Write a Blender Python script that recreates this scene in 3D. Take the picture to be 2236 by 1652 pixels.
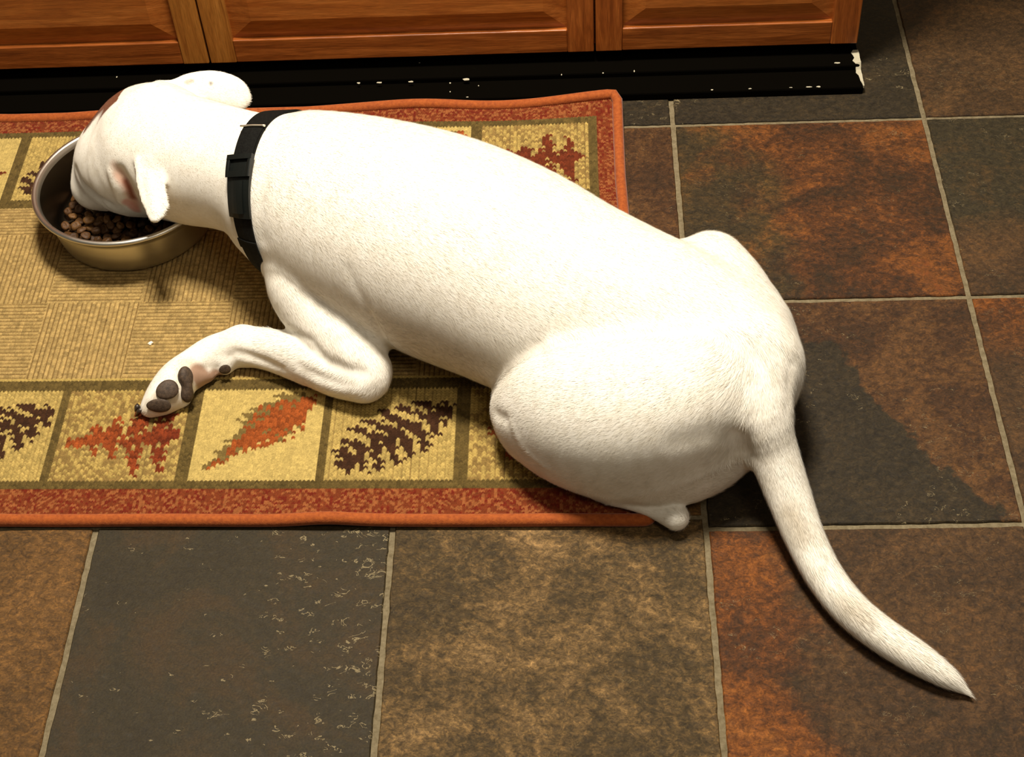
import bpy, bmesh, math, random
import numpy as np
from mathutils import Vector, Matrix
random.seed(7); np.random.seed(7)
for o in list(bpy.data.objects): bpy.data.objects.remove(o)
SC = bpy.context.scene
COL = SC.collection

# ------------------------------------------------------------------ camera
W, H, F = 2236.0, 1652.0, 3383.8
CAMLOC = np.array([-0.12110714, -0.96206126, 1.32463122])
RC = np.array([[0.99861652, 0.02070767, 0.04833458],
               [0.01660953, 0.7479158, -0.66358577],
               [-0.04989151, 0.66347053, 0.74653713]])
cd = bpy.data.cameras.new('camera'); cam = bpy.data.objects.new('camera', cd); COL.objects.link(cam)
cd.sensor_width = 36; cd.lens = F/W*36; cd.clip_start = .02
m = Matrix([list(RC[i])+[CAMLOC[i]] for i in range(3)]+[[0, 0, 0, 1]])
cam.matrix_world = m
SC.camera = cam

def P(u, v, z=0.0):
    "point of the room at height z that the photograph shows at (u, v)"
    d = RC @ np.array([(u-W/2)/F, -(v-H/2)/F, -1.])
    t = (z-CAMLOC[2])/d[2]
    return CAMLOC+t*d
def ppm(p):
    "photo pixels per metre at a point"
    return F/(-(RC.T@(np.asarray(p)-CAMLOC))[2])

# ------------------------------------------------------------------ light, world, exposure
wd = bpy.data.worlds.new('world'); SC.world = wd; wd.use_nodes = True
bg = wd.node_tree.nodes['Background']; bg.inputs[0].default_value = (1, .84, .62, 1); bg.inputs[1].default_value = .09
def area(name, loc, target, size, power, col):
    l = bpy.data.lights.new(name, 'AREA'); l.shape = 'DISK'; l.size = size; l.energy = power; l.color = col
    o = bpy.data.objects.new(name, l); COL.objects.link(o); o.location = loc
    o.rotation_euler = (Vector(target)-Vector(loc)).to_track_quat('-Z', 'Y').to_euler(); return o
area('ceiling_lamp', (-.28, .52, 2.35), (-.25, .25, 0), .46, 71, (1, .90, .76))
area('fill_light', (.5, -1.1, 2.4), (0, 0, 0), .7, 7.5, (1, .88, .72))  # added fill for the cabinet and whole scene; no such lamp is known
SC.view_settings.view_transform = 'Standard'; SC.view_settings.look = 'None'
SC.view_settings.exposure = 0.55; SC.view_settings.gamma = 1; SC.view_settings.use_curve_mapping = False

# ------------------------------------------------------------------ helpers
def tag(o, label=None, cat=None, group=None, kind=None):
    if label: o['label'] = label
    if cat: o['category'] = cat
    if group: o['group'] = group
    if kind: o['kind'] = kind
    return o
def mesh_obj(name, V, Fc, mat=None, parent=None, smooth=True, mats=None, mi=None):
    me = bpy.data.meshes.new(name)
    V = np.asarray(V, dtype=np.float32)
    if isinstance(Fc, np.ndarray):
        n, k = Fc.shape
        me.vertices.add(len(V)); me.vertices.foreach_set('co', V.ravel())
        me.loops.add(n*k); me.loops.foreach_set('vertex_index', Fc.astype(np.int32).ravel())
        me.polygons.add(n); me.polygons.foreach_set('loop_start', np.arange(n, dtype=np.int32)*k)
        me.update(calc_edges=True)
    else:
        me.from_pydata([tuple(map(float, v)) for v in V], [], Fc)
    if mats:
        for x in mats: me.materials.append(x)
        if mi is not None: me.polygons.foreach_set('material_index', np.asarray(mi, dtype=np.int32))
    elif mat: me.materials.append(mat)
    me.polygons.foreach_set('use_smooth', np.full(len(me.polygons), smooth))
    me.validate()
    o = bpy.data.objects.new(name, me); COL.objects.link(o)
    if parent: o.parent = parent; o.matrix_parent_inverse = Matrix.Translation(-Vector(parent.location))
    return o
def empty(name, loc):
    o = bpy.data.objects.new(name, None); o.empty_display_size = .05; COL.objects.link(o); o.location = loc; return o
class MB:
    def __init__(s): s.v = []; s.f = []
    def add(s, V, Fs):
        n = len(s.v); s.v += [tuple(map(float, x)) for x in V]; s.f += [tuple(i+n for i in f) for f in Fs]
    def box(s, x0, x1, y0, y1, z0, z1):
        s.add([(x, y, z) for z in (z0, z1) for y in (y0, y1) for x in (x0, x1)],
              [(0, 2, 3, 1), (4, 5, 7, 6), (0, 1, 5, 4), (2, 6, 7, 3), (0, 4, 6, 2), (1, 3, 7, 5)])
    def tube(s, pts, r, n=12, cap=True, squash=None):
        pts = [np.array(p, float) for p in pts]; rings = []
        up = np.array([0, 0, 1.]); prev = None
        for i, p in enumerate(pts):
            t = pts[min(i+1, len(pts)-1)]-pts[max(i-1, 0)]; t /= np.linalg.norm(t)
            a = np.cross(up, t)
            if np.linalg.norm(a) < 1e-3: a = np.cross([0, 1, 0], t)
            a /= np.linalg.norm(a); b = np.cross(t, a)
            rr = r[i] if hasattr(r, '__len__') else r
            rings.append([p+rr*(math.cos(q)*a+math.sin(q)*b*(squash or 1)) for q in np.arange(n)*2*math.pi/n])
        V = [x for R in rings for x in R]; Fs = []
        for i in range(len(rings)-1):
            for j in range(n): Fs.append((i*n+j, i*n+(j+1) % n, (i+1)*n+(j+1) % n, (i+1)*n+j))
        if cap: Fs.append(tuple(range(n))[::-1]); Fs.append(tuple((len(rings)-1)*n+j for j in range(n)))
        s.add(V, Fs)
    def build(s, name, mat, parent=None, smooth=False, bevel=0, seg=2):
        o = mesh_obj(name, s.v, s.f, mat, parent, smooth)
        if bevel:
            b = o.modifiers.new('b', 'BEVEL'); b.width = bevel; b.segments = seg; b.limit_method = 'ANGLE'; b.harden_normals = False
        return o
def newmat(name, col=(.5, .5, .5), rough=.5, metal=0.0, spec=.5):
    mt = bpy.data.materials.new(name); mt.use_nodes = True; b = mt.node_tree.nodes['Principled BSDF']
    b.inputs['Base Color'].default_value = (*col, 1); b.inputs['Roughness'].default_value = rough
    b.inputs['Metallic'].default_value = metal; b.inputs['Specular IOR Level'].default_value = spec
    return mt, mt.node_tree, b
def N(nt, t, **kw):
    n = nt.nodes.new(t)
    for k, v in kw.items():
        if k in ('operation', 'blend_type', 'data_type', 'attribute_name', 'noise_dimensions', 'feature', 'wave_type', 'bands_direction', 'interpolation_type'): setattr(n, k, v)
        else: n.inputs[k.replace('_', ' ')].default_value = v
    return n
def ramp(nt, fac, stops, interp='LINEAR'):
    r = nt.nodes.new('ShaderNodeValToRGB'); e = r.color_ramp; e.interpolation = interp
    while len(e.elements) < len(stops): e.elements.new(.5)
    for el, (p, c) in zip(e.elements, stops): el.position = p; el.color = (*c, 1) if len(c) == 3 else c
    nt.links.new(fac, r.inputs[0]); return r.outputs[0]
def mixc(nt, fac, a, b, mode='MIX'):
    n = nt.nodes.new('ShaderNodeMix'); n.data_type = 'RGBA'; n.blend_type = mode
    for s, x in ((n.inputs[0], fac), (n.inputs[6], a), (n.inputs[7], b)):
        if isinstance(x, (int, float)): s.default_value = x
        elif isinstance(x, tuple): s.default_value = (*x, 1)
        else: nt.links.new(x, s)
    return n.outputs[2]
def math_(nt, op, a, b=0.0, c=None):
    n = nt.nodes.new('ShaderNodeMath'); n.operation = op
    for s, x in zip(n.inputs, (a, b, c)):
        if x is None: continue
        if isinstance(x, (int, float)): s.default_value = x
        else: nt.links.new(x, s)
    return n.outputs[0]
def coords(nt, scale=(1, 1, 1), loc=(0, 0, 0), rot=(0, 0, 0)):
    tc = nt.nodes.new('ShaderNodeTexCoord'); mp = nt.nodes.new('ShaderNodeMapping')
    mp.inputs['Scale'].default_value = scale; mp.inputs['Location'].default_value = loc; mp.inputs['Rotation'].default_value = rot
    nt.links.new(tc.outputs['Object'], mp.inputs[0]); return mp.outputs[0]
def noise(nt, vec, scale, detail=4, rough=.55, dist=0.0):
    n = nt.nodes.new('ShaderNodeTexNoise'); n.inputs['Scale'].default_value = scale; n.inputs['Detail'].default_value = detail
    n.inputs['Roughness'].default_value = rough; n.inputs['Distortion'].default_value = dist
    nt.links.new(vec, n.inputs['Vector']); return n.outputs['Fac']
def bump(nt, b, h, strength, dist):
    n = nt.nodes.new('ShaderNodeBump'); n.inputs['Strength'].default_value = strength; n.inputs['Distance'].default_value = dist
    nt.links.new(h, n.inputs['Height']); nt.links.new(n.outputs[0], b.inputs['Normal']); return n

# ------------------------------------------------------------------ floor tiles
T = .33; TD = .49
def slate(name, stops, seed, flecks=0.0, mask=None, edge=None, scale=11, fine=.72, stops2=None, fleckcol=(.42, .36, .22)):
    mt, nt, b = newmat(name, rough=.5, spec=.2)
    v = coords(nt, (1, 1.15, 1), (seed*3.1, seed*1.7, 0), (0, 0, seed))
    a = noise(nt, v, scale, 9, .68, .6)
    v2 = coords(nt, (1, 1.25, 1), (seed, 2*seed, 0), (0, 0, seed*1.7))
    f1 = noise(nt, v2, 105, 9, .8, .4)
    a = math_(nt, 'ADD', a, math_(nt, 'MULTIPLY', math_(nt, 'SUBTRACT', f1, .5), .55*fine))
    c = ramp(nt, a, stops)
    if stops2:
        c2 = ramp(nt, a, stops2)
        tc = nt.nodes.new('ShaderNodeTexCoord'); sp = nt.nodes.new('ShaderNodeSeparateXYZ'); nt.links.new(tc.outputs['Object'], sp.inputs[0])
        mx, my, mc, wob, soft = mask
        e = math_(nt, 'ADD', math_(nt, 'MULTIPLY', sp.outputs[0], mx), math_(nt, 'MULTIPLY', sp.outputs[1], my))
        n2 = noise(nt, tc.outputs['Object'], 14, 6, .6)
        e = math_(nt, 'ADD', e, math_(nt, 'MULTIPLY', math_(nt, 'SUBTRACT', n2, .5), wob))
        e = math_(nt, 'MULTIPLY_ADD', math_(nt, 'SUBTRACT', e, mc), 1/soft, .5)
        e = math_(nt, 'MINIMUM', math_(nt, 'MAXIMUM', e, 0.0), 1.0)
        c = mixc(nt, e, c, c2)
    c = mixc(nt, 1.0, c, ramp(nt, f1, [(.28, (1-fine,)*3), (.5, (1, 1, 1)), (.72, (1+fine*1.5, 1+fine*1.35, 1+fine*1.05))]), 'MULTIPLY')
    f2 = noise(nt, v2, 420, 3, .6)
    c = mixc(nt, 1.0, c, ramp(nt, f2, [(.3, (.72, .7, .75)), (.7, (1.3, 1.28, 1.2))]), 'MULTIPLY')
    if flecks:
        v3 = coords(nt, (1, 1.6, 1), (seed*5, 0, 0), (0, 0, .7+seed))
        big = noise(nt, v3, 7, 3, .5)
        w = noise(nt, v3, 48, 3, .55, 1.6)
        ridge = math_(nt, 'ABSOLUTE', math_(nt, 'SUBTRACT', w, .5))
        thin = math_(nt, 'LESS_THAN', ridge, .006*flecks)
        n5 = noise(nt, v3, 50, 2, .5)
        gate = math_(nt, 'MULTIPLY', math_(nt, 'GREATER_THAN', big, .53), math_(nt, 'GREATER_THAN', n5, .57))
        if edge:      # most of the flaking sits towards one side of the tile
            tc2 = nt.nodes.new('ShaderNodeTexCoord'); sp2 = nt.nodes.new('ShaderNodeSeparateXYZ'); nt.links.new(tc2.outputs['Object'], sp2.inputs[0])
            k1 = math_(nt, 'MULTIPLY_ADD', sp2.outputs[0], 1/(edge[1]-edge[0]), -edge[0]/(edge[1]-edge[0]))
            g2 = math_(nt, 'GREATER_THAN', math_(nt, 'ADD', n5, math_(nt, 'MULTIPLY', k1, .16)), .695)
            gate = math_(nt, 'MAXIMUM', math_(nt, 'MULTIPLY', gate, math_(nt, 'GREATER_THAN', n5, .63)), math_(nt, 'MULTIPLY', g2, math_(nt, 'GREATER_THAN', big, .42)))
        c = mixc(nt, math_(nt, 'MULTIPLY', math_(nt, 'MULTIPLY', thin, gate), .85), c, fleckcol)
    c = mixc(nt, 1.0, c, (TD*1.04, TD*.95, TD*.80), 'MULTIPLY')
    nt.links.new(c, b.inputs['Base Color'])
    nt.links.new(ramp(nt, f1, [(.2, (.42,)*3), (.8, (.62,)*3)]), b.inputs['Roughness'])
    hsum = math_(nt, 'ADD', math_(nt, 'MULTIPLY', a, .8), math_(nt, 'MULTIPLY', f1, .35))
    bump(nt, b, hsum, .5, .004)
    return mt
g_dk = [(.3, (.030, .024, .014)), (.5, (.046, .037, .022)), (.7, (.062, .046, .024))]
g_gr = [(.3, (.046, .038, .021)), (.48, (.056, .047, .026)), (.56, (.072, .052, .025)), (.70, (.088, .055, .024))]
rust = [(.25, (.040, .032, .018)), (.42, (.070, .034, .014)), (.52, (.125, .050, .016)), (.63, (.24, .092, .022)), (.78, (.16, .045, .014))]
rbrn = [(.25, (.045, .030, .016)), (.45, (.085, .042, .018)), (.6, (.15, .078, .030)), (.75, (.12, .05, .022))]
tan = [(.30, (.070, .052, .026)), (.46, (.105, .075, .034)), (.56, (.20, .135, .060)), (.68, (.38, .26, .125))]
redd = [(.28, (.06, .034, .016)), (.43, (.13, .052, .016)), (.55, (.25, .090, .019)), (.72, (.36, .15, .035))]
purp = [(.25, (.052, .038, .020)), (.45, (.085, .050, .024)), (.6, (.125, .072, .032)), (.78, (.17, .085, .030))]
otan = [(.25, (.10, .06, .02)), (.5, (.19, .105, .034)), (.75, (.29, .16, .055))]
def linemask(p, q, flip=1):
    a = P(*p); c = P(*q); n = np.array([a[1]-c[1], c[0]-a[0]]); n /= np.linalg.norm(n); n *= flip
    return n[0], n[1], float(n[0]*a[0]+n[1]*a[1])
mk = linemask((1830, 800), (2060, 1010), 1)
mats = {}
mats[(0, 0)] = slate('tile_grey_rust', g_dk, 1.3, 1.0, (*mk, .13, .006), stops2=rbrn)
oliv = [(.28, (.036, .030, .016)), (.46, (.062, .046, .021)), (.58, (.105, .066, .024)), (.72, (.24, .11, .028))]
mats[(0, 1)] = slate('tile_rust', oliv, 2.1, .5, (1, .15, .175, .42, .10), stops2=rust, scale=9)
mats[(0, 2)] = slate('tile_dark_slate', g_dk, 3.3, 1.5)
mats[(-1, 2)] = mats[(0, 2)]
mats[(-1, 1)] = slate('tile_dark_rust', rbrn, 4.7, .5)
mats[(1, 2)] = slate('tile_brown', purp, 5.2, .5)
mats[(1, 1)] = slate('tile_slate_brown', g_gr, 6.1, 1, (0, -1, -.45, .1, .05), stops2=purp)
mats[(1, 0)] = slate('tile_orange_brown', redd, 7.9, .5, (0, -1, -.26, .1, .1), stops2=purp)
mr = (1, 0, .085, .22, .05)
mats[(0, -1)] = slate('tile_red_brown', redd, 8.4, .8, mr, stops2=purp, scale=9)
mats[(-1, -1)] = slate('tile_tan', tan, 9.6, .4, scale=7)
mats[(-2, -1)] = slate('tile_slate', g_gr, 10.5, 3.0, scale=6, fine=.25, edge=(-.56, -.34))
mats[(-3, -1)] = slate('tile_orange_tan', otan, 11.2, .3)
matlist = list({id(x): x for x in mats.values()}.values())
grout, gnt, gb = newmat('grout', rough=.9, spec=.1)
gv = coords(gnt)
gnt.links.new(ramp(gnt, noise(gnt, gv, 160, 5, .7), [(.3, (.105, .082, .045)), (.7, (.21, .172, .105))]), gb.inputs['Base Color'])
matlist.append(grout)
fb = []; fv = []; fmi = []
def fnoise(i, s): return (math.sin(i*12.9898+s*78.233)*43758.5453) % 1-.5
for i in range(-6, 5):
    for j in range(-4, 6):
        g = .0032; gxl = lambda q: q*T+(.0095 if q <= -2 else 0); gyl = lambda q: q*T+(.016 if q == 0 and i < 0 else 0)
        x0, x1, y0, y1 = gxl(i)+g, gxl(i+1)-g, gyl(j)+g, gyl(j+1)-g
        pts = []; n = 40
        for side in range(4):
            for k in range(n):
                t = k/n; jit = [0, 0]
                jv = .0009*(fnoise(k, i*7+j*13+side)+.6*fnoise(k//3, i+j*3+side*5+9))
                if side == 0: p = (x0+(x1-x0)*t, y0+jv)
                elif side == 1: p = (x1+jv, y0+(y1-y0)*t)
                elif side == 2: p = (x1-(x1-x0)*t, y1+jv)
                else: p = (x0+jv, y1-(y1-y0)*t)
                pts.append(p)
        cx, cy = (x0+x1)/2, (y0+y1)/2; b0 = len(fv); M = len(pts)
        for s, z in ((1.0, -.004), (1.0, -.0013), (.9925, 0)):
            fv += [(cx+(p[0]-cx)*s, cy+(p[1]-cy)*s, z) for p in pts]
        mm = mats.get((i, j)) or random.choice(matlist[:-1]); k_ = matlist.index(mm)
        for L in range(2):
            for q in range(M):
                fb.append((b0+L*M+q, b0+L*M+(q+1) % M, b0+(L+1)*M+(q+1) % M, b0+(L+1)*M+q)); fmi.append(k_)
        fb.append(tuple(b0+2*M+q for q in range(M))); fmi.append(k_)
b0 = len(fv); fv += [(-2.0, -1.35, -.0028), (1.7, -1.35, -.0028), (1.7, 2.0, -.0028), (-2.0, 2.0, -.0028)]
fb.append((b0, b0+1, b0+2, b0+3)); fmi.append(len(matlist)-1)
floor = mesh_obj('floor', fv, fb, smooth=False, mats=matlist, mi=fmi); tag(floor, kind='structure')
floor['label'] = 'slate tile floor with rust, grey and tan square tiles'

wm, wnt, wb = newmat('painted_wall', (.42, .36, .25), .9, spec=.1)
bump(wnt, wb, noise(wnt, coords(wnt), 90, 4, .6), .15, .001)
k = MB(); k.box(-2.0, 1.7, 1.99, 2.09, -.01, 2.6); k.build('wall_back', wm)['kind'] = 'structure'
# ------------------------------------------------------------------ kitchen cabinet
def wood(name, c0, c1, c2, vertical=False):
    mt, nt, b = newmat(name, rough=.32, spec=.4)
    v = coords(nt, (2.0, 20, 30) if not vertical else (30, 20, 2.2))
    a = noise(nt, v, 2.6, 7, .6, 1.5)
    c = ramp(nt, a, [(.28, c0), (.5, c1), (.72, c2)])
    f = noise(nt, coords(nt, (6, 60, 90) if not vertical else (90, 60, 6)), 8, 4, .6, .3)
    c = mixc(nt, 1.0, c, ramp(nt, f, [(.3, (.72,)*3), (.6, (1.1,)*3)]), 'MULTIPLY')
    nt.links.new(c, b.inputs['Base Color']); bump(nt, b, f, .15, .001); return mt
wd_h = wood('oak_rail', (.15, .036, .006), (.27, .075, .013), (.42, .13, .026))
wd_v = wood('oak_stile', (.17, .042, .007), (.31, .085, .015), (.46, .145, .028), True)
wd_g = wood('oak_golden_stile', (.28, .095, .015), (.42, .17, .03), (.55, .24, .05), True)
wd_p = wood('oak_panel', (.25, .062, .010), (.38, .115, .020), (.52, .18, .038))
kick, knt, kb = newmat('black_kick', rough=.9, spec=.0)
kv = coords(knt, (1, 1, 1))
kn = noise(knt, kv, 55, 5, .7, .5)
knt.links.new(ramp(knt, kn, [(.66, (.0022, .0018, .0012)), (.74, (.004, .0034, .0022)), (.82, (.012, .010, .006))]), kb.inputs['Base Color'])
white_chip, _, _ = newmat('white_chip', (.40, .37, .27), .8)
CY = .775; KY = .7135; KX = .257
cab = empty('kitchen_cabinet', (-.6, .95, 0))
tag(cab, 'orange-brown wooden base cabinet with framed doors above a low black plinth', 'cabinet')
k = MB(); k.box(-1.9, KX, KY, KY+.0385, -.003, .012); k.box(-1.9, KX, KY+.0385, KY+.13, -.003, .019); k.build('plinth', kick, cab, bevel=.0025)
k = MB(); k.box(-1.9, KX, CY+.021, 1.36, .036, .88)
k.build('cabinet_body', wd_h, cab)
k = MB(); k.box(-1.9, KX, CY+.06, 1.36, -.003, .036); k.build('toe_kick', kick, cab)
k = MB(); k.box(-1.93, KX+.03, CY+.0, 1.36, .88, .915); k.build('countertop', newmat('counter', (.09, .07, .05), .35)[0], cab, bevel=.004)
doors = [(-.101+.0012, KX-.004), (-.63, -.101-.0012), (-1.16, -.6324), (-1.69, -1.1624)]
for di, (x0, x1) in enumerate(doors):
    z0, z1 = .037, .70; sw = .036
    mb = MB(); mb.box(x0+sw*.9, x1-sw*.9, CY+.008, CY+.018, z0+sw*.7, z1-sw*.7)
    # raised field with a sloping border
    a0, a1, c0, c1 = x0+sw+.001, x1-sw-.001, z0+sw+.001, z1-sw-.001; e = .03
    V = [(a0, CY+.008, c0), (a1, CY+.008, c0), (a1, CY+.008, c1), (a0, CY+.008, c1), (a0+e, CY+.001, c0+e), (a1-e, CY+.001, c0+e), (a1-e, CY+.001, c1-e), (a0+e, CY+.001, c1-e)]
    mb.add(V, [(0, 1, 5, 4), (1, 2, 6, 5), (2, 3, 7, 6), (3, 0, 4, 7), (4, 5, 6, 7)])
    dr = empty('cabinet_door', (x0, CY, z0)); dr.parent = cab; dr.matrix_parent_inverse = Matrix.Translation(-Vector(cab.location))
    def child(mbx, nm, mt, bev=.0015):
        o = mbx.build(nm, mt, None, bevel=bev); o.parent = dr; o.matrix_parent_inverse = (Matrix.Translation(Vector((x0, CY, z0)))).inverted(); return o
    child(mb, 'panel', wd_p, 0)
    for si, (q0, q1) in enumerate(((x0, x0+sw), (x1-sw, x1))):
        mb = MB(); mb.box(q0, q1, CY, CY+.019, z0, z1)
        gold = (di == 1 and si == 0) or (di == 2 and si == 1)
        child(mb, 'stile', wd_g if gold else wd_v)
    for q0, q1 in ((z0, z0+sw), (z1-sw, z1)):
        mb = MB(); mb.box(x0+sw, x1-sw, CY+.0008, CY+.018, q0, q1); child(mb, 'rail', wd_h)
# pale chips on the kick board and the torn white edging at its end
ch = MB(); rr = random.Random(3)
for (u, v, w_, h_) in [(783, 181, 7, 3), (828, 180, 10, 2.5), (897, 178, 9, 3), (1018, 173, 12, 4), (983, 181, 3, 3), (983, 200, 2, 2), (1045, 187, 2, 2), (916, 137, 3, 1), (1020, 216, 5, 1.5),
                       (1226, 163, 2, 3), (1317, 159, 3, 2), (1385, 155, 2, 4), (255, 168, 3, 3), (1828, 137, 11, 3), (1770, 205, 14, 2), (1790, 204, 8, 3), (1640, 209, 7, 2), (1556, 208, 5, 2), (1730, 208, 6, 1.5)]:
    zt = .0122; c = P(u, v, zt)
    if c[1] > KY+.037: zt = .0192; c = P(u, v, zt)
    if zt < .015 and c[1] < KY+.003: c[1] = KY+.003
    s = ppm(c); q = []; n = 9
    for a in range(n):
        an = a*2*math.pi/n; r_ = .65+.5*rr.random(); w_ *= 1.0; q.append((c[0]+.65*w_*r_*math.cos(an)/s, max(c[1]+h_*r_*math.sin(an)/s*.95, KY+.001), zt))
    ch.add(q+[(a_, b_, c_-.0008) for a_, b_, c_ in q], [tuple(range(n)), tuple(range(n, 2*n))[::-1]]+[(i, i+n, (i+1) % n+n, (i+1) % n) for i in range(n)])
ch.build('paint_chips', white_chip, cab); bpy.data.objects['paint_chips']['label'] = 'white paint chips on the black toe kick'
bpy.data.objects['paint_chips']['kind'] = 'stuff'
mb = MB(); n = 12; VV = []
for i in range(n+1):
    t = i/n; y = KY+.001+.070*t; z = .0124 if y < KY+.0385 else .0194; w_ = .0012+.0075*min(1, t*1.6)*(1+.25*math.sin(i*4.1)); x1 = KX+.0006; x0 = x1-w_
    VV += [(x0, y, z-.003), (x1, y, z-.003), (x1, y, z+.0012+.0008*math.sin(i*2.)), (x0, y, z+.0003)]
FF = []
for i in range(n):
    for j in range(4): FF.append((i*4+j, i*4+(j+1) % 4, i*4+4+(j+1) % 4, i*4+4+j))
FF += [(3, 2, 1, 0), tuple(n*4+j for j in range(4))]
mb.add(VV, FF); o = mb.build('chipped_edge', white_chip, cab); o['label'] = 'bare white chipped end of the black plinth'

# ------------------------------------------------------------------ rug
RX1, RY0, RY1, RX0 = -.074, .0085, .7005, -1.22
def shx(X, Y): return X+.016*np.clip(1-Y/.55, 0, 1)*np.clip((X+.27)/.2, 0, 1)
def shear(X, Y): return Y+(-.07-X)*(.006+.014*np.clip(1-Y/.7, 0, 1))
rug = empty('rug', (-.6, .36, 0)); tag(rug, 'woven tan leaf-pattern runner rug with rust-red border under the white dog', 'rug')
h = .00105
xs = np.arange(RX0, RX1+h/2, h); ys = np.arange(RY0, RY1+h/2, h)
X, Y = np.meshgrid(xs, ys, indexing='ij')
def rnd(ix, iy, s=0):
    a = np.sin(ix*12.9898+iy*78.233+s*37.719)*43758.5453; return a-np.floor(a)
def rug_lift(X, Y):
    z = np.zeros_like(X)
    t = np.clip((Y-.62)/.09, 0, 1)
    z = z+t**2*(.003+.004*np.sin(X*19+2.3)+.015*np.exp(-((X+.06)/.13)**2)+.004*np.exp(-((X+.33)/.06)**2))
    z = z+.0045*np.exp(-((X+.40)/.035)**2)*np.clip(1-(Y-.006)/.05, 0, 1)**2
    return np.maximum(z, 0)
SX, SY = .0047, .0039            # stitch size
ix = np.floor(X/SX); fx = X/SX-ix; chev = np.abs(fx-.5)*1.1
iy = np.floor(Y/SY+chev); fy = Y/SY+chev-iy
hx = np.floor(X/.0031); hfx = X/.0031-hx; hch = np.abs(hfx-.5)*1.1; hy = np.floor(Y/.0027+hch); hfy = Y/.0027+hch-hy
sxc = (ix+.5)*SX; syc = (iy+.5)*SY       # stitch centre used for the pattern
jx = (rnd(ix, iy, 1)-.5)*.0060; jy = (rnd(ix, iy, 2)-.5)*.0055
cream = np.array((.47, .345, .110)); creamy = np.array((.42, .295, .085)); beige = np.array((.375, .255, .092)); beigeD = np.array((.13, .070, .020))
olive = np.array((.105, .070, .020)); red = np.array((.165, .034, .010)); redh = np.array((.265, .086, .026)); orange = np.array((.30, .070, .014))
brown = np.array((.042, .017, .007)); dred = np.array((.14, .022, .007)); stripe = np.array((.235, .15, .045))
C = np.zeros(X.shape+(3,)); Z = np.zeros_like(X)
def put(mask, col): C[mask] = col if getattr(col, 'ndim', 1) == 1 else col[mask]
SQX = [(-.267-.1525*k-.1405, -.267-.1525*k) for k in range(0, 7)]; SQX = [(-.2545, -.1145)]+[(a-.0005, b-.0005) for a, b in SQX]
# olive everywhere first
put(np.ones_like(X, bool), olive)
inred = (X > -.1015) | (Y < .0500) | (Y > .6680)
put(inred, red)
loop = .5+.5*np.cos((fx-.5)*2*np.pi)*np.cos((fy-.5)*2*np.pi)
Zst = .0026*np.sqrt(np.clip(1-(2*np.abs(fx-.5))**2.4, 0, 1)*np.clip(1-(2*np.abs(fy-.5))**2.2, 0, 1))
Z += np.where(inred, .0014*np.sqrt(np.clip(1-(2*np.abs(hfx-.5))**2.4, 0, 1)*np.clip(1-(2*np.abs(hfy-.5))**2.2, 0, 1)), Zst)
hl = inred & (rnd(hx, hy, 5) > .60); put(hl, redh); put(inred & (rnd(hx, hy, 8) > .80), np.array((.14, .016, .006)))
# field with basket-weave blocks
fieldm = (X < -.1145) & (Y > .2125) & (Y < .5135)
bi = np.floor((X+.66)/.114); bj = np.floor((Y-.2125)/.125)
vert = ((bi+bj) % 2) != 0
rp = .0058; ph = np.where(vert, X/rp, Y/rp); fr = ph-np.floor(ph)
al = np.where(vert, Y/.0042, X/.0046); ali = np.floor(al); fal = al-ali
ridge = np.clip(1-(2*np.abs(fr-.5))**2.2, 0, 1)
tw = rnd(np.floor(ph), ali, 3)
gd = np.clip((ridge-.18)/.35, 0, 1)
colf = beigeD[None, None]*(1-gd[..., None])+(beige[None, None]*(.80+.42*tw[..., None]))*gd[..., None]  # grooves between ribs painted darker, their shade put into the colour
put(fieldm, colf)
Z = np.where(fieldm, .0024*np.sqrt(ridge)*(.75+.25*np.sqrt(np.clip(1-(2*np.abs(fal-.5))**2, 0, 1))), Z)
put((X < -.1145) & (Y > .2100) & (Y < .2130), creamy)
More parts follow.
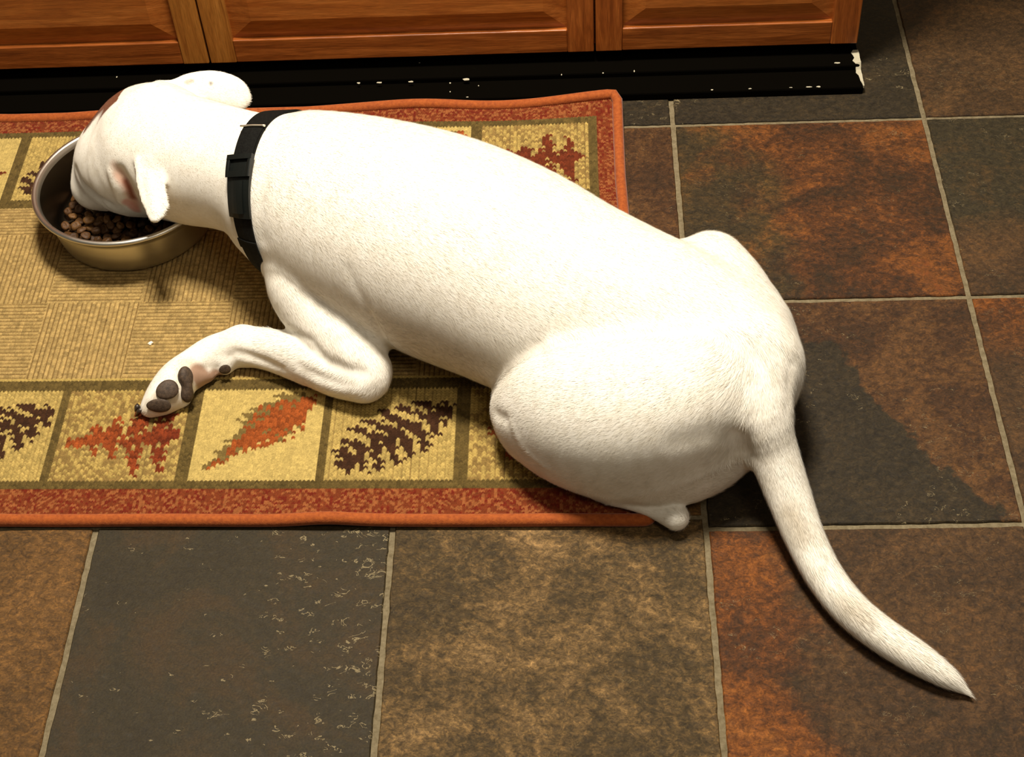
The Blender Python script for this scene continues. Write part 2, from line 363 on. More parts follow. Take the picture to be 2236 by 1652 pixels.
# leaf squares
def inseg(U, Vv, p, q, w0, w1):
    p = np.array(p); q = np.array(q); d = q-p; L2 = d@d
    t = np.clip(((U-p[0])*d[0]+(Vv-p[1])*d[1])/L2, 0, 1)
    return np.hypot(U-p[0]-t*d[0], Vv-p[1]-t*d[1]) < w0+(w1-w0)*t
def leaf(kind, U, Vv):
    if kind == 'oak':      # stem right, tip left, pointed lobes
        m = inseg(U, Vv, (.10, .42), (.9, .50), .05, .07)
        for x, l, w in ((.25, .16, .05), (.40, .23, .06), (.60, .40, .085), (.80, .36, .09)):
            for s in (1, -1): m |= inseg(U, Vv, (x, .46), (x-.02*s+.04, .46+s*l), w, .02)
            m |= inseg(U, Vv, (x, .46), (x+.09, .46+l*.8), w*.8, .015)
        return m, None
    if kind == 'lance':
        p = np.array((.14, .10)); q = np.array((.92, .90)); d = q-p; L = np.hypot(*d); d /= L
        t = ((U-p[0])*d[0]+(Vv-p[1])*d[1])/L; s = -(U-p[0])*d[1]+(Vv-p[1])*d[0]
        w = .215*np.clip(np.sin(np.pi*np.clip(t, 0, 1)**1.8), 0, 1)+.014
        saw = (t*11+np.abs(s)*10+.35*np.sign(s)) % 1.0
        m = (t > 0) & (t < 1) & (np.abs(s) < w*(.42+.72*saw))
        m |= inseg(U, Vv, (.80, .84), (.94, .93), .03, .012)
        sh = (t > 0) & (t < 1) & (np.abs(s-.035) < w*(.70+.6*saw))
        return m, sh
    if kind == 'fern':
        p = np.array((.08, .14)); q = np.array((.95, .82)); d = q-p; L = np.hypot(*d); d /= L
        t = ((U-p[0])*d[0]+(Vv-p[1])*d[1])/L; s = -(U-p[0])*d[1]+(Vv-p[1])*d[0]
        w = .30*np.clip(np.sin(np.pi*np.clip(t, 0, 1)**.9), 0, 1)**.6
        rib = ((t*8+np.sign(s)*.2+np.abs(s)*2.4) % 1.0) < .56+.12*(np.abs(s) < .12)
        m = (t > 0) & (t < 1) & (np.abs(s) < w) & (rib | (np.abs(s) < .035))
        return m, None
    if kind == 'maple':
        m = inseg(U, Vv, (.9, .45), (.2, .5), .03, .05)
        for a in (-75, -35, 0, 38, 78):
            r = .42; ca, sa = math.cos(math.radians(a)), math.sin(math.radians(a))
            m |= inseg(U, Vv, (.62, .48), (.62-r*ca, .48+r*sa), .09, .02)
            m |= inseg(U, Vv, (.62-.2*ca, .48+.2*sa), (.62-.30*ca+.12*sa, .48+.30*sa+.12*ca), .05, .015)
            m |= inseg(U, Vv, (.62-.2*ca, .48+.2*sa), (.62-.30*ca-.12*sa, .48+.30*sa-.12*ca), .05, .015)
        return m, None
plan_b = {0: ('maple', 'weave'), 1: ('fern', 'knit'), 2: ('lance', 'plain'), 3: ('oak', 'stripe'), 4: ('fern', 'knit'), 5: ('lance', 'plain'), 6: ('oak', 'stripe'), 7: ('fern', 'knit')}
plan_t = {0: ('oak', 'weave'), 1: ('lance', 'plain'), 2: ('fern', 'knit'), 3: ('oak', 'stripe'), 4: ('fern', 'knit'), 5: ('maple', 'plain'), 6: ('oak', 'stripe'), 7: ('lance', 'plain')}
for row, (y0, y1, plan) in enumerate(((.0630, .1950, plan_b), (.530, .6580, plan_t))):
    for si, (x0, x1) in enumerate(SQX):
        m = (sxc > x0) & (sxc < x1) & (syc > y0) & (syc < y1)
        if not m.any(): continue
        U = (sxc+jx-x0)/(x1-x0); Vv = (syc+jy-y0)/(y1-y0)
        kind, bgk = plan[si]
        t = rnd(ix, iy, 6)
        if bgk == 'plain': base = cream*(.92+.14*t[..., None]); Zs = (.0009+.0004*t)*np.sqrt(np.clip(1-(2*np.abs(((X/.0032) % 1)-.5))**2, 0, 1))
        elif bgk == 'stripe':
            d = ((U*1.0+Vv*.55)*17) % 1; base = np.where((d < .5)[..., None], stripe, creamy)*(.9+.25*t[..., None]); Zs = Z*np.where(d < .5, .55, 1.1)
        elif bgk == 'weave': 
            d = ((U*1.0+Vv*.5)*14) % 1; base = np.where((d < .42)[..., None], stripe*1.1, creamy)*(.85+.3*t[..., None]); Zs = Z
        else: base = (creamy*.6+cream*.4)*(.78+.4*t[..., None]); Zs = Z
        if bgk != 'plain':      # shade between the loops, mixed into the yarn colour as darker brown
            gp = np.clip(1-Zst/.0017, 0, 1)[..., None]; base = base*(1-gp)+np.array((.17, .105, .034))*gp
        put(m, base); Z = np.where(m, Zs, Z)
        lm, sh = leaf(kind, U, Vv)
        if sh is not None: put(m & sh, olive*1.5)
        if kind == 'fern': lc = brown*(.8+.5*t[..., None])
        elif kind == 'lance': lc = orange*(.65+.5*t[..., None])
        else:
            q = np.clip(1-U, 0, 1)[..., None]; lc = dred*(1-q*.8)+orange*q*.8; lc = lc*(.6+.8*t[..., None])
            if row: lc = np.array((.13, .025, .008))*(.7+.6*t[..., None])
        lm = lm & (rnd(ix, iy, 12) > .045)
        put(m & lm, lc)
        Z = np.where(m & lm, Zst, Z)
# olive bands: little tone change from stitch to stitch
ol = (np.abs(C-olive).sum(-1) < 1e-6); C[ol] *= (.75+.5*rnd(ix, iy, 9)[ol])[:, None]
rgn = np.random.RandomState(5).normal(size=X.shape)
C *= (.82*(1+.09*rgn)*(.88+.24*rnd(ix, iy, 14)))[..., None]; C = np.clip(C, 0, 1)
for (u, v, r_) in ((245, 1068, 8), (505, 1063, 9), (618, 1068, 12), (236, 708, 8), (640, 1067, 7)):   # small stains
    c = P(u, v); dd = np.hypot(X-c[0], (shear(X, Y)-c[1])*1.3)*1970; k_ = np.clip(1-dd/r_, 0, 1)[..., None]; C = C*(1-.5*k_)
Zt = .0052+Z+rug_lift(X, Y)
nx, ny = X.shape
V = np.stack([shx(X, Y), shear(X, Y), Zt], -1).reshape(-1, 3)
idx = np.arange(nx*ny).reshape(nx, ny)
Q = np.stack([idx[:-1, :-1], idx[1:, :-1], idx[1:, 1:], idx[:-1, 1:]], -1).reshape(-1, 4)
# skirt and underside
def ring(): return np.concatenate([idx[:, 0], idx[-1, 1:], idx[-2::-1, -1], idx[0, -2:0:-1]])
rg = ring(); nb = len(V); low = V[rg].copy(); low[:, 2] = rug_lift(low[:, 0], low[:, 1])+.0006; V = np.vstack([V, low])
k_ = np.arange(len(rg)); k1 = (k_+1) % len(rg)
Q = np.vstack([Q, np.stack([rg[k_], nb+k_, nb+k1, rg[k1]], -1)])
rm, rnt, rb = newmat('rug_yarn', rough=.9, spec=.08)
at = N(rnt, 'ShaderNodeAttribute'); at.attribute_name = 'yarn'
rv = coords(rnt)
cc = mixc(rnt, 1.0, at.outputs['Color'], ramp(rnt, noise(rnt, rv, 900, 3, .6), [(.3, (.78,)*3), (.7, (1.22,)*3)]), 'MULTIPLY')
rnt.links.new(cc, rb.inputs['Base Color']); rb.inputs['Sheen Weight'].default_value = .08
wv = mesh_obj('woven_field', V, Q, rm, rug)
ca = wv.data.color_attributes.new('yarn', 'FLOAT_COLOR', 'POINT')
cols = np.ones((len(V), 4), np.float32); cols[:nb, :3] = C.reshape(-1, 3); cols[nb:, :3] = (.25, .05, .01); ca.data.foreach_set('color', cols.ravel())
bm_, bnt, bb = newmat('rug_binding', rough=.75, spec=.15)
bv = coords(bnt)
bnt.links.new(ramp(bnt, noise(bnt, bv, 220, 4, .6), [(.3, (.23, .048, .009)), (.7, (.36, .088, .015))]), bb.inputs['Base Color'])
bump(bnt, bb, noise(bnt, bv, 500, 3, .6), .5, .0008); bb.inputs['Sheen Weight'].default_value = .15
mb = MB()
def L_(x, y): return float(rug_lift(np.array([x]), np.array([y]))[0])
pts = [(x, RY0-.001, .0062+L_(x, RY0)+.0004*math.sin(x*30)) for x in np.arange(RX0, RX1-.006, .01)]
cn = [(RX1-.006+.007*math.sin(a), RY0+.006-.007*math.cos(a), .0064) for a in np.linspace(.1, 1.45, 6)]
pts += cn
pts += [(RX1+.001, y, .0062+L_(RX1, y)) for y in np.arange(RY0+.012, RY1-.006, .01)]
pts += [(RX1-.004, RY1-.002, .0066+L_(RX1, RY1))]
pts += [(x, RY1-.0005, .0062+L_(x, RY1)) for x in np.arange(RX1-.012, RX0, -.01)]
pts = [(float(shx(a_, b_)), float(shear(a_, b_)), c_) for a_, b_, c_ in pts]
mb.tube(pts, .0071, 16); bd = mb.build('binding', bm_, rug, smooth=True)
bd['label'] = 'smooth orange binding tube along the rug edge'

# ------------------------------------------------------------------ the dog: one body surface from a distance field
HC = .0026
O0 = np.array([-.83, -.235, -.004]); O1 = np.array([.285, .73, .275])
NG = np.ceil((O1-O0)/HC).astype(int)+1
gx, gy, gz = [O0[i]+HC*np.arange(NG[i], dtype=np.float32) for i in range(3)]
S = np.full(NG, .5, np.float32)
FLOW = []
def bbox(lo, hi, pad):
    a = np.maximum(np.floor((lo-pad-O0)/HC).astype(int), 0); b = np.minimum(np.ceil((hi+pad-O0)/HC).astype(int)+1, NG); return a, b
def capdist(x, y, z, A, B, ra, rb, nrm, ratio):
    d = B-A; L2 = max(float(d@d), 1e-9)
    px, py, pz = x-A[0], y-A[1], z-A[2]
    t = np.clip((px*d[0]+py*d[1]+pz*d[2])/L2, 0, 1)
    px = px-t*d[0]; py = py-t*d[1]; pz = pz-t*d[2]
    if nrm is not None:
        k = (px*nrm[0]+py*nrm[1]+pz*nrm[2])*(1/ratio-1); px = px+k*nrm[0]; py = py+k*nrm[1]; pz = pz+k*nrm[2]
    return np.sqrt(px*px+py*py+pz*pz)-(ra+(rb-ra)*t)
def add(A, B, ra, rb, k=.012, nrm=None, ratio=1., flow=True):
    A = np.asarray(A, float); B = np.asarray(B, float); r = max(ra, rb)
    a, b = bbox(np.minimum(A, B), np.maximum(A, B), r+k+.012)
    sl = tuple(slice(a[i], b[i]) for i in range(3))
    x = gx[sl[0]][:, None, None]; y = gy[sl[1]][None, :, None]; z = gz[sl[2]][None, None, :]
    d = capdist(x, y, z, A, B, ra, rb, nrm, ratio).astype(np.float32)
    s = S[sl]; hh = np.maximum(k-np.abs(s-d), 0)/k
    S[sl] = np.minimum(s, d)-hh*hh*hh*k/6*1.5
    if flow: FLOW.append((A, B, r))
def E(u, v, z, e): p = P(u, v, z); return p, e/ppm(p)
def chain(pts, k=.012, nrm=None, ratio=1., sub=4, flow=True):
    "pts: (u, v, z, half width in photo px); smooth curve through them"
    Q = [E(*p) for p in pts]; A = np.array([list(q[0])+[q[1]] for q in Q])
    if len(A) == 1: add(A[0, :3], A[0, :3]+1e-4, A[0, 3], A[0, 3], k, nrm, ratio, flow); return
    A = np.vstack([2*A[0]-A[1], A, 2*A[-1]-A[-2]]); out = []
    for i in range(1, len(A)-2):
        p0, p1, p2, p3 = A[i-1:i+3]
        for t in np.arange(sub)/sub:
            out.append(.5*((2*p1)+(-p0+p2)*t+(2*p0-5*p1+4*p2-p3)*t*t+(-p0+3*p1-3*p2+p3)*t**3))
    out.append(A[-2])
    # evaluate the chain as one primitive (plain union inside, one blend outside)
    global S
    pts3 = np.array(out); r = pts3[:, 3].max()
    a, b = bbox(pts3[:, :3].min(0), pts3[:, :3].max(0), r+k+.012); sl = tuple(slice(a[i], b[i]) for i in range(3))
    x = gx[sl[0]][:, None, None]; y = gy[sl[1]][None, :, None]; z = gz[sl[2]][None, None, :]
    D = np.full(S[sl].shape, 1., np.float32)
    for i in range(len(pts3)-1):
        p, q = pts3[i], pts3[i+1]; rr_ = max(p[3], q[3])+k+.012
        aa, bb_ = bbox(np.minimum(p[:3], q[:3]), np.maximum(p[:3], q[:3]), rr_); aa = np.maximum(aa, a); bb_ = np.minimum(bb_, b)
        if (bb_ <= aa).any(): continue
        s2 = tuple(slice(aa[j]-a[j], bb_[j]-a[j]) for j in range(3))
        d = capdist(x[s2[0]], y[:, s2[1]], z[:, :, s2[2]], p[:3], q[:3], p[3], q[3], nrm, ratio)
        D[s2] = np.minimum(D[s2], d)
        if flow: FLOW.append((p[:3], q[:3], max(p[3], q[3])))
    s = S[sl]; hh = np.maximum(k-np.abs(s-D), 0)/k
    S[sl] = np.minimum(s, D)-hh*hh*hh*k/6*1.5
def sample(p):
    p = np.atleast_2d(p); g = (p-O0)/HC; i = np.clip(np.floor(g).astype(int), 0, NG-2); f = np.clip(g-i, 0, 1); r = 0
    for dx in (0, 1):
        for dy in (0, 1):
            for dz in (0, 1):
                w = (f[:, 0] if dx else 1-f[:, 0])*(f[:, 1] if dy else 1-f[:, 1])*(f[:, 2] if dz else 1-f[:, 2])
                r = r+w*S[i[:, 0]+dx, i[:, 1]+dy, i[:, 2]+dz]
    return r
def grad(p):
    p = np.atleast_2d(p); e = HC
    g = np.stack([sample(p+np.eye(3)[i]*e)-sample(p-np.eye(3)[i]*e) for i in range(3)], -1); return g/np.maximum(np.linalg.norm(g, axis=1, keepdims=True), 1e-9)
def hit(u, v):
    "surface point of the animal seen at (u, v)"
    d = RC @ np.array([(u-W/2)/F, -(v-H/2)/F, -1.]); d /= np.linalg.norm(d)
    t = (.30-CAMLOC[2])/d[2]
    best = (1e9, None)
    for _ in range(900):
        p = CAMLOC+t*d; s = float(sample(p)[0])
        if s < best[0]: best = (s, p)
        if s <= 0 or p[2] < 0: break
        t += min(max(s*.5, .0006), .006)
    p = p if s <= 0 else best[1]
    return p, grad(p)[0]
def dent(pts, w, depth):
    "soft groove (depth > 0) or ridge (depth < 0) along surface points seen at pts"
    Hs = [hit(*p)[0] for p in pts]
    if len(Hs) == 1: Hs = Hs*2
    Hs = np.array(Hs); a, b = bbox(Hs.min(0), Hs.max(0), w*2.6); sl = tuple(slice(a[i], b[i]) for i in range(3))
    x = gx[sl[0]][:, None, None]; y = gy[sl[1]][None, :, None]; z = gz[sl[2]][None, None, :]
    D = None; n = len(Hs)-1
    for i in range(n):
        d = capdist(x, y, z, Hs[i], Hs[i+1]+1e-6, 0, 0, None, 1)
        D = d if D is None else np.minimum(D, d)
    S[sl] += (depth*np.exp(-(D/w)**2)).astype(np.float32)

UP = np.array([0, 0, 1.])
# trunk
chain([(604, 396, .135, 136), (665, 424, .125, 188), (760, 460, .118, 219), (880, 505, .116, 243), (985, 546, .114, 253), (1100, 594, .108, 250),
       (1215, 650, .103, 240), (1335, 692, .102, 222), (1460, 735, .100, 205), (1570, 775, .098, 170), (1640, 810, .095, 100)], .02, UP, .93)
# far hip and thigh, rump
chain([(1545, 605, .105, 86), (1608, 690, .098, 102), (1626, 780, .085, 102), (1648, 860, .060, 82)], .03)
chain([(1560, 570, .125, 55), (1590, 610, .12, 55)], .03)
chain([(1650, 800, .12, 88), (1655, 880, .11, 72)], .04)
# near thigh, stifle and lower leg
chain([(1540, 850, .11, 150), (1450, 880, .098, 172), (1350, 895, .085, 180), (1262, 885, .075, 165), (1190, 872, .065, 110)], .022)
chain([(1185, 905, .055, 98), (1260, 950, .050, 100), (1350, 980, .045, 107), (1450, 1000, .045, 108), (1530, 1000, .05, 85), (1590, 975, .06, 68)], .03)
chain([(1220, 950, .035, 60), (1290, 1015, .03, 52), (1350, 1060, .026, 40)], .012)
chain([(1476, 1129, .018, 30), (1455, 1123, .017, 24), (1415, 1110, .016, 17), (1370, 1094, .018, 18), (1310, 1070, .02, 24)], .004)
# tail
chain([(1640, 850, .125, 66), (1660, 910, .115, 64), (1688, 985, .085, 55), (1722, 1080, .056, 49), (1757, 1172, .038, 44), (1800, 1256, .026, 42), (1856, 1328, .022, 41),
       (1925, 1385, .020, 40), (2000, 1434, .018, 37), (2062, 1474, .0145, 27), (2098, 1500, .009, 14), (2124, 1523, .006, 3)], .022)
# shoulder, upper arm, forearm, paw
chain([(665, 560, .095, 82), (662, 620, .08, 80), (700, 690, .06, 76), (760, 760, .048, 74), (795, 810, .04, 62)], .016)
chain([(794, 826, .036, 54), (740, 812, .034, 56), (670, 786, .032, 52), (600, 764, .030, 48), (530, 755, .028, 42)], .008)
chain([(530, 755, .028, 42), (470, 768, .026, 38), (425, 796, .025, 38), (390, 828, .024, 44), (362, 862, .021, 42), (330, 889, .016, 24)], .012)
chain([(490, 795, .020, 24)], .008)                       # wrist knuckle
chain([(430, 822, .018, 22), (452, 818, .017, 18)], .010)  # skin web behind the pad
chain([(395, 868, .014, 24), (400, 800, .034, 20)], .006)
# neck and head
chain([(600, 396, .135, 138), (500, 369, .130, 134), (420, 352, .122, 139), (350, 335, .115, 138)], .012)
chain([(345, 300, .122, 120), (314, 300, .115, 108), (268, 342, .095, 98)], .015)
chain([(352, 205, .135, 30), (345, 215, .13, 34)], .02)
chain([(292, 366, .095, 107), (262, 368, .080, 94), (236, 392, .058, 60), (222, 400, .044, 50)], .014)
chain([(218, 415, .055, 44), (201, 410, .055, 44), (198, 380, .065, 40), (206, 345, .08, 42)], .012)

# far ear lobe
VN = np.array([.05, -.66, .75])
chain([(380, 205, .140, 30), (420, 194, .146, 36), (465, 190, .145, 37), (503, 202, .139, 38), (520, 214, .134, 30)], .012, VN, .42)
# face folds and ear
dent([(166, 372), (180, 402), (206, 424), (238, 444)], .0050, .0052)
dent([(206, 424), (222, 440), (232, 452)], .0035, .002)
dent([(262, 382), (274, 402), (288, 430), (294, 450)], .0085, .0135)
dent([(242, 376), (250, 405), (264, 440)], .0045, -.0050)
q0, q1 = hit(316, 352), hit(344, 468)
p0 = q0[0]-q0[1]*.002; p1 = q1[0]+np.array([0, 0, .020])
def addpoly(uv, P0, nrm, r, k):
    "thin rounded plate: outline seen at uv, lying in the plane through P0 with normal nrm"
    nrm = nrm/np.linalg.norm(nrm); pts = []
    for u, v in uv:
        d = RC @ np.array([(u-W/2)/F, -(v-H/2)/F, -1.]); pts.append(CAMLOC+d*((P0-CAMLOC)@nrm)/(d@nrm))
    pts = np.array(pts); e1_ = pts[1]-pts[0]; e1_ /= np.linalg.norm(e1_); e2_ = np.cross(nrm, e1_)
    a, b = bbox(pts.min(0), pts.max(0), r+k+.01); sl = tuple(slice(a[i], b[i]) for i in range(3))
    x = gx[sl[0]][:, None, None]; y = gy[sl[1]][None, :, None]; z = gz[sl[2]][None, None, :]
    rx, ry, rz = x-P0[0], y-P0[1], z-P0[2]
    X_ = rx*e1_[0]+ry*e1_[1]+rz*e1_[2]; Y_ = rx*e2_[0]+ry*e2_[1]+rz*e2_[2]; Z_ = rx*nrm[0]+ry*nrm[1]+rz*nrm[2]
    q = np.stack([(pts-P0)@e1_, (pts-P0)@e2_], -1); D2 = np.full(X_.shape, 9.); sg_ = np.ones(X_.shape)
    n = len(q)
    for i in range(n):
        A, B = q[i], q[(i+1) % n]; ex, ey = B-A; wx, wy = X_-A[0], Y_-A[1]; t = np.clip((wx*ex+wy*ey)/(ex*ex+ey*ey), 0, 1)
        D2 = np.minimum(D2, (wx-t*ex)**2+(wy-t*ey)**2)
        c1 = Y_ >= A[1]; c2 = Y_ < B[1]; c3 = ex*wy > ey*wx; fl_ = (c1 & c2 & c3) | (~c1 & ~c2 & ~c3); sg_[fl_] *= -1
    d2 = np.sqrt(D2)*sg_; d = np.sqrt(np.maximum(d2, 0)**2+Z_**2)-r; d = np.where(d2 < 0, np.maximum(np.abs(Z_)-r, -r), d).astype(np.float32)
    s_ = S[sl]; hh = np.maximum(k-np.abs(s_-d), 0)/k; S[sl] = np.minimum(s_, d)-hh*hh*hh*k/6*1.5
eo = [(299, 352), (332, 349), (351, 383), (364, 450), (355, 470), (341, 482), (331, 479), (314, 440), (303, 400)]
earn = np.array([-.16, -.44, .885]); earn /= np.linalg.norm(earn)
p0 = q0[0]-q0[1]*.0015
addpoly(eo, p0, earn, .0034, .0075)
d_ = RC @ np.array([(340-W/2)/F, -(470-H/2)/F, -1.]); p1 = CAMLOC+d_*((p0-CAMLOC)@earn)/(d_@earn)
add(p0*.75+p1*.25+earn*.0005, p1*.93+p0*.07+earn*.0012, .0042, .0036, .006, earn, .8, flow=False)
FLOW.append((p0, p1, .01))
# skin folds and muscle relief on the body
dent([(760, 590), (800, 665), (825, 715)], .007, .0012)
dent([(812, 690), (832, 728), (858, 768)], .0048, .0034)
dent([(735, 640), (765, 690), (800, 740)], .005, .0010)
dent([(600, 715), (640, 722), (680, 745), (705, 780)], .0045, .0035)
dent([(710, 790), (745, 808), (790, 818)], .0075, .0042)
dent([(655, 800), (700, 826), (750, 842)], .005, .0022)
dent([(515, 768), (550, 778), (600, 800)], .004, .0020)
dent([(1085, 905), (1105, 915)], .006, .0028)
dent([(1118, 925), (1150, 985), (1195, 1020)], .004, -.0014)
dent([(1075, 845), (1120, 800), (1170, 765)], .010, .0038)
dent([(1480, 965), (1560, 945), (1615, 960)], .014, .0020)
dent([(1628, 985), (1612, 950)], .010, .006)
dent([(1735, 700), (1725, 800), (1715, 900)], .006, .001)
dent([(640, 240), (600, 300), (575, 400), (572, 520)], .010, .0022)
dent([(610, 600), (660, 640), (700, 655)], .010, .0018)
dent([(880, 420), (1050, 470), (1300, 590), (1480, 640)], .022, -.0015)
dent([(375, 215), (460, 236), (540, 240)], .0035, .0020)
dent([(615, 722), (650, 740), (690, 775), (715, 795)], .004, .0022)
dent([(505, 775), (520, 770), (548, 776), (590, 790), (620, 806)], .0042, .0030)
dent([(540, 792), (600, 812), (660, 838)], .005, -.0014)
dent([(690, 815), (740, 832), (780, 838)], .006, .0026)
dent([(735, 800), (760, 812), (785, 812)], .009, .0040)
dent([(840, 800), (838, 850), (810, 868)], .010, -.0022)
dent([(418, 802), (470, 806)], .0035, .0016)
dent([(470, 812), (477, 800)], .003, .0025)
# resting on rug / floor
zz = gz[None, None, :]
base = np.where((gx[:, None] < -.062)[:, :], .0072, .0010)[:, :, None].astype(np.float32)
S = np.maximum(S, (base-zz)).astype(np.float32)

def surface_nets(S):
    s = S < 0
    c = s[:-1, :-1, :-1].astype(np.int8)
    for d in [(1, 0, 0), (0, 1, 0), (0, 0, 1), (1, 1, 0), (1, 0, 1), (0, 1, 1), (1, 1, 1)]:
        c = c+s[d[0]:s.shape[0]-1+d[0], d[1]:s.shape[1]-1+d[1], d[2]:s.shape[2]-1+d[2]]
    act = (c > 0) & (c < 8); I = np.argwhere(act); vid = np.full(act.shape, -1, np.int32); vid[act] = np.arange(len(I))
    acc = np.zeros((len(I), 3)); cnt = np.zeros(len(I))
    for ax in range(3):
        o1, o2 = [a for a in range(3) if a != ax]
        for a in (0, 1):
            for b in (0, 1):
                p = I.copy(); p[:, o1] += a; p[:, o2] += b; q = p.copy(); q[:, ax] += 1
                f0 = S[p[:, 0], p[:, 1], p[:, 2]]; f1 = S[q[:, 0], q[:, 1], q[:, 2]]
                mk_ = (f0 < 0) != (f1 < 0); t = np.where(mk_, f0/np.where(mk_, f0-f1, 1), 0)
                pt = p.astype(float); pt[:, ax] += t; acc[mk_] += pt[mk_]; cnt[mk_] += 1
    V = O0+HC*acc/cnt[:, None]
    Fs = []
    for ax in range(3):
        o1, o2 = [(1, 2), (2, 0), (0, 1)][ax]
        sl0 = [slice(None)]*3; sl1 = [slice(None)]*3; sl0[ax] = slice(0, -1); sl1[ax] = slice(1, None)
        e = s[tuple(sl0)] != s[tuple(sl1)]; J = np.argwhere(e)
        ok = (J[:, o1] > 0) & (J[:, o2] > 0) & (J[:, o1] < S.shape[o1]-1) & (J[:, o2] < S.shape[o2]-1); J = J[ok]
        def cell(a, b): q = J.copy(); q[:, o1] -= a; q[:, o2] -= b; return vid[q[:, 0], q[:, 1], q[:, 2]]
        q = np.stack([cell(1, 1), cell(0, 1), cell(0, 0), cell(1, 0)], -1)
        ins = s[J[:, 0], J[:, 1], J[:, 2]]
        q[~ins] = q[~ins][:, ::-1]; Fs.append(q)
    return V, np.vstack(Fs)
DV, DF = surface_nets(S)
# relax a little
for it in range(3):
    acc = np.zeros_like(DV); cnt = np.zeros(len(DV))
    for a in range(4):
        b = (a+1) % 4; np.add.at(acc, DF[:, a], DV[DF[:, b]]); np.add.at(cnt, DF[:, a], 1)
        np.add.at(acc, DF[:, b], DV[DF[:, a]]); np.add.at(cnt, DF[:, b], 1)
    DV = DV*.4+.6*acc/cnt[:, None]
dog = empty('dog', (-.3, .3, 0))
tag(dog, 'short-haired white dog lying on the rug with its muzzle in the food bowl', 'dog')
# coat colour: creamy white, pink skin in the ear, a brown patch on the far side of the face
DC = np.ones((len(DV), 3))*np.array((.86, .83, .75))
FD = np.ones(len(DV))      # how much fur grows
def paint(pts, r, col, amt=1., fur=None, soft=.5):
    global DC, FD
    Hs = [np.array(p) if len(p) == 3 else hit(*p)[0] for p in pts]
    D = np.full(len(DV), 9.)
    for i in range(len(Hs)):
        A = Hs[i]; B = Hs[min(i+1, len(Hs)-1)]+1e-6; D = np.minimum(D, capdist(DV[:, 0], DV[:, 1], DV[:, 2], A, B, 0, 0, None, 1))
    w = np.clip((r-D)/(r*soft), 0, 1)*amt
    DC = DC*(1-w[:, None])+np.array(col)*w[:, None]
    if fur is not None: FD = FD*(1-w)+fur*w
paint([(262, 382), (278, 405), (290, 430), (297, 452)], .011, (.66, .36, .26), .9, .25, .8)
paint([(250, 362), (266, 385)], .010, (.70, .48, .36), .7, .5, .9)
paint([(276, 396), (284, 412), (291, 430)], .0075, (.24, .07, .035), .95, 0, .8)
paint([(275, 440), (298, 458)], .007, (.70, .34, .27), .8, .1)
paint([(408, 180), (418, 176)], .004, (.55, .22, .17), .6, .5)
paint([(460, 182)], .0035, (.12, .10, .09), .8, .6)
paint([(166, 385), (180, 415)], .008, (.62, .50, .42), .35)
paint([(1725, 1115), (1750, 1165)], .020, (.50, .44, .34), .8, None, .9)
paint([(1845, 1320), (1885, 1352)], .018, (.52, .46, .36), .7, None, .9)
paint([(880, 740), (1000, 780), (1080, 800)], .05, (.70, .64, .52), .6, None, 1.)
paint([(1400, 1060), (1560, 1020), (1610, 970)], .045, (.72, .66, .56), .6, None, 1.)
paint([(385, 870), (410, 800)], .016, (.66, .56, .40), .55, .5)
paint([(330, 895), (390, 905)], .014, (.62, .52, .36), .6, .5)
paint([(345, 865), (375, 872)], .008, (.52, .42, .28), .7, .4)
paint([(433, 815), (448, 836), (468, 826)], .014, (.36, .23, .16), 1., .0, .35)
dent([(315, 868), (345, 866), (388, 872)], .003, .0012)
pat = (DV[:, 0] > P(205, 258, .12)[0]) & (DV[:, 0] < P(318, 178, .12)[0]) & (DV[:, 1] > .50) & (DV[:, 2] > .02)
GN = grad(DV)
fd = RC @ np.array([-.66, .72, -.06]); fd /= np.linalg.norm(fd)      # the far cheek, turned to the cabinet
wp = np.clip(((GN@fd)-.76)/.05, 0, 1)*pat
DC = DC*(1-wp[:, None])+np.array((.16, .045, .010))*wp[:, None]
fm, fnt, fbm = newmat('white_coat', rough=.72, spec=.18)
at = N(fnt, 'ShaderNodeAttribute'); at.attribute_name = 'coat'
fvv = coords(fnt)
c = mixc(fnt, 1.0, at.outputs['Color'], ramp(fnt, noise(fnt, fvv, 60, 6, .7), [(.3, (.90, .88, .84)), (.6, (1, 1, 1))]), 'MULTIPLY')
fnt.links.new(c, fbm.inputs['Base Color']); fbm.inputs['Sheen Weight'].default_value = .1
fbm.inputs['Subsurface Weight'].default_value = 0.0
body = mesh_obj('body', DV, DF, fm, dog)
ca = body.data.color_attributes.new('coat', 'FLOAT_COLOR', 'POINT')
cols = np.ones((len(DV), 4), np.float32); cols[:, :3] = DC; ca.data.foreach_set('color', cols.ravel())

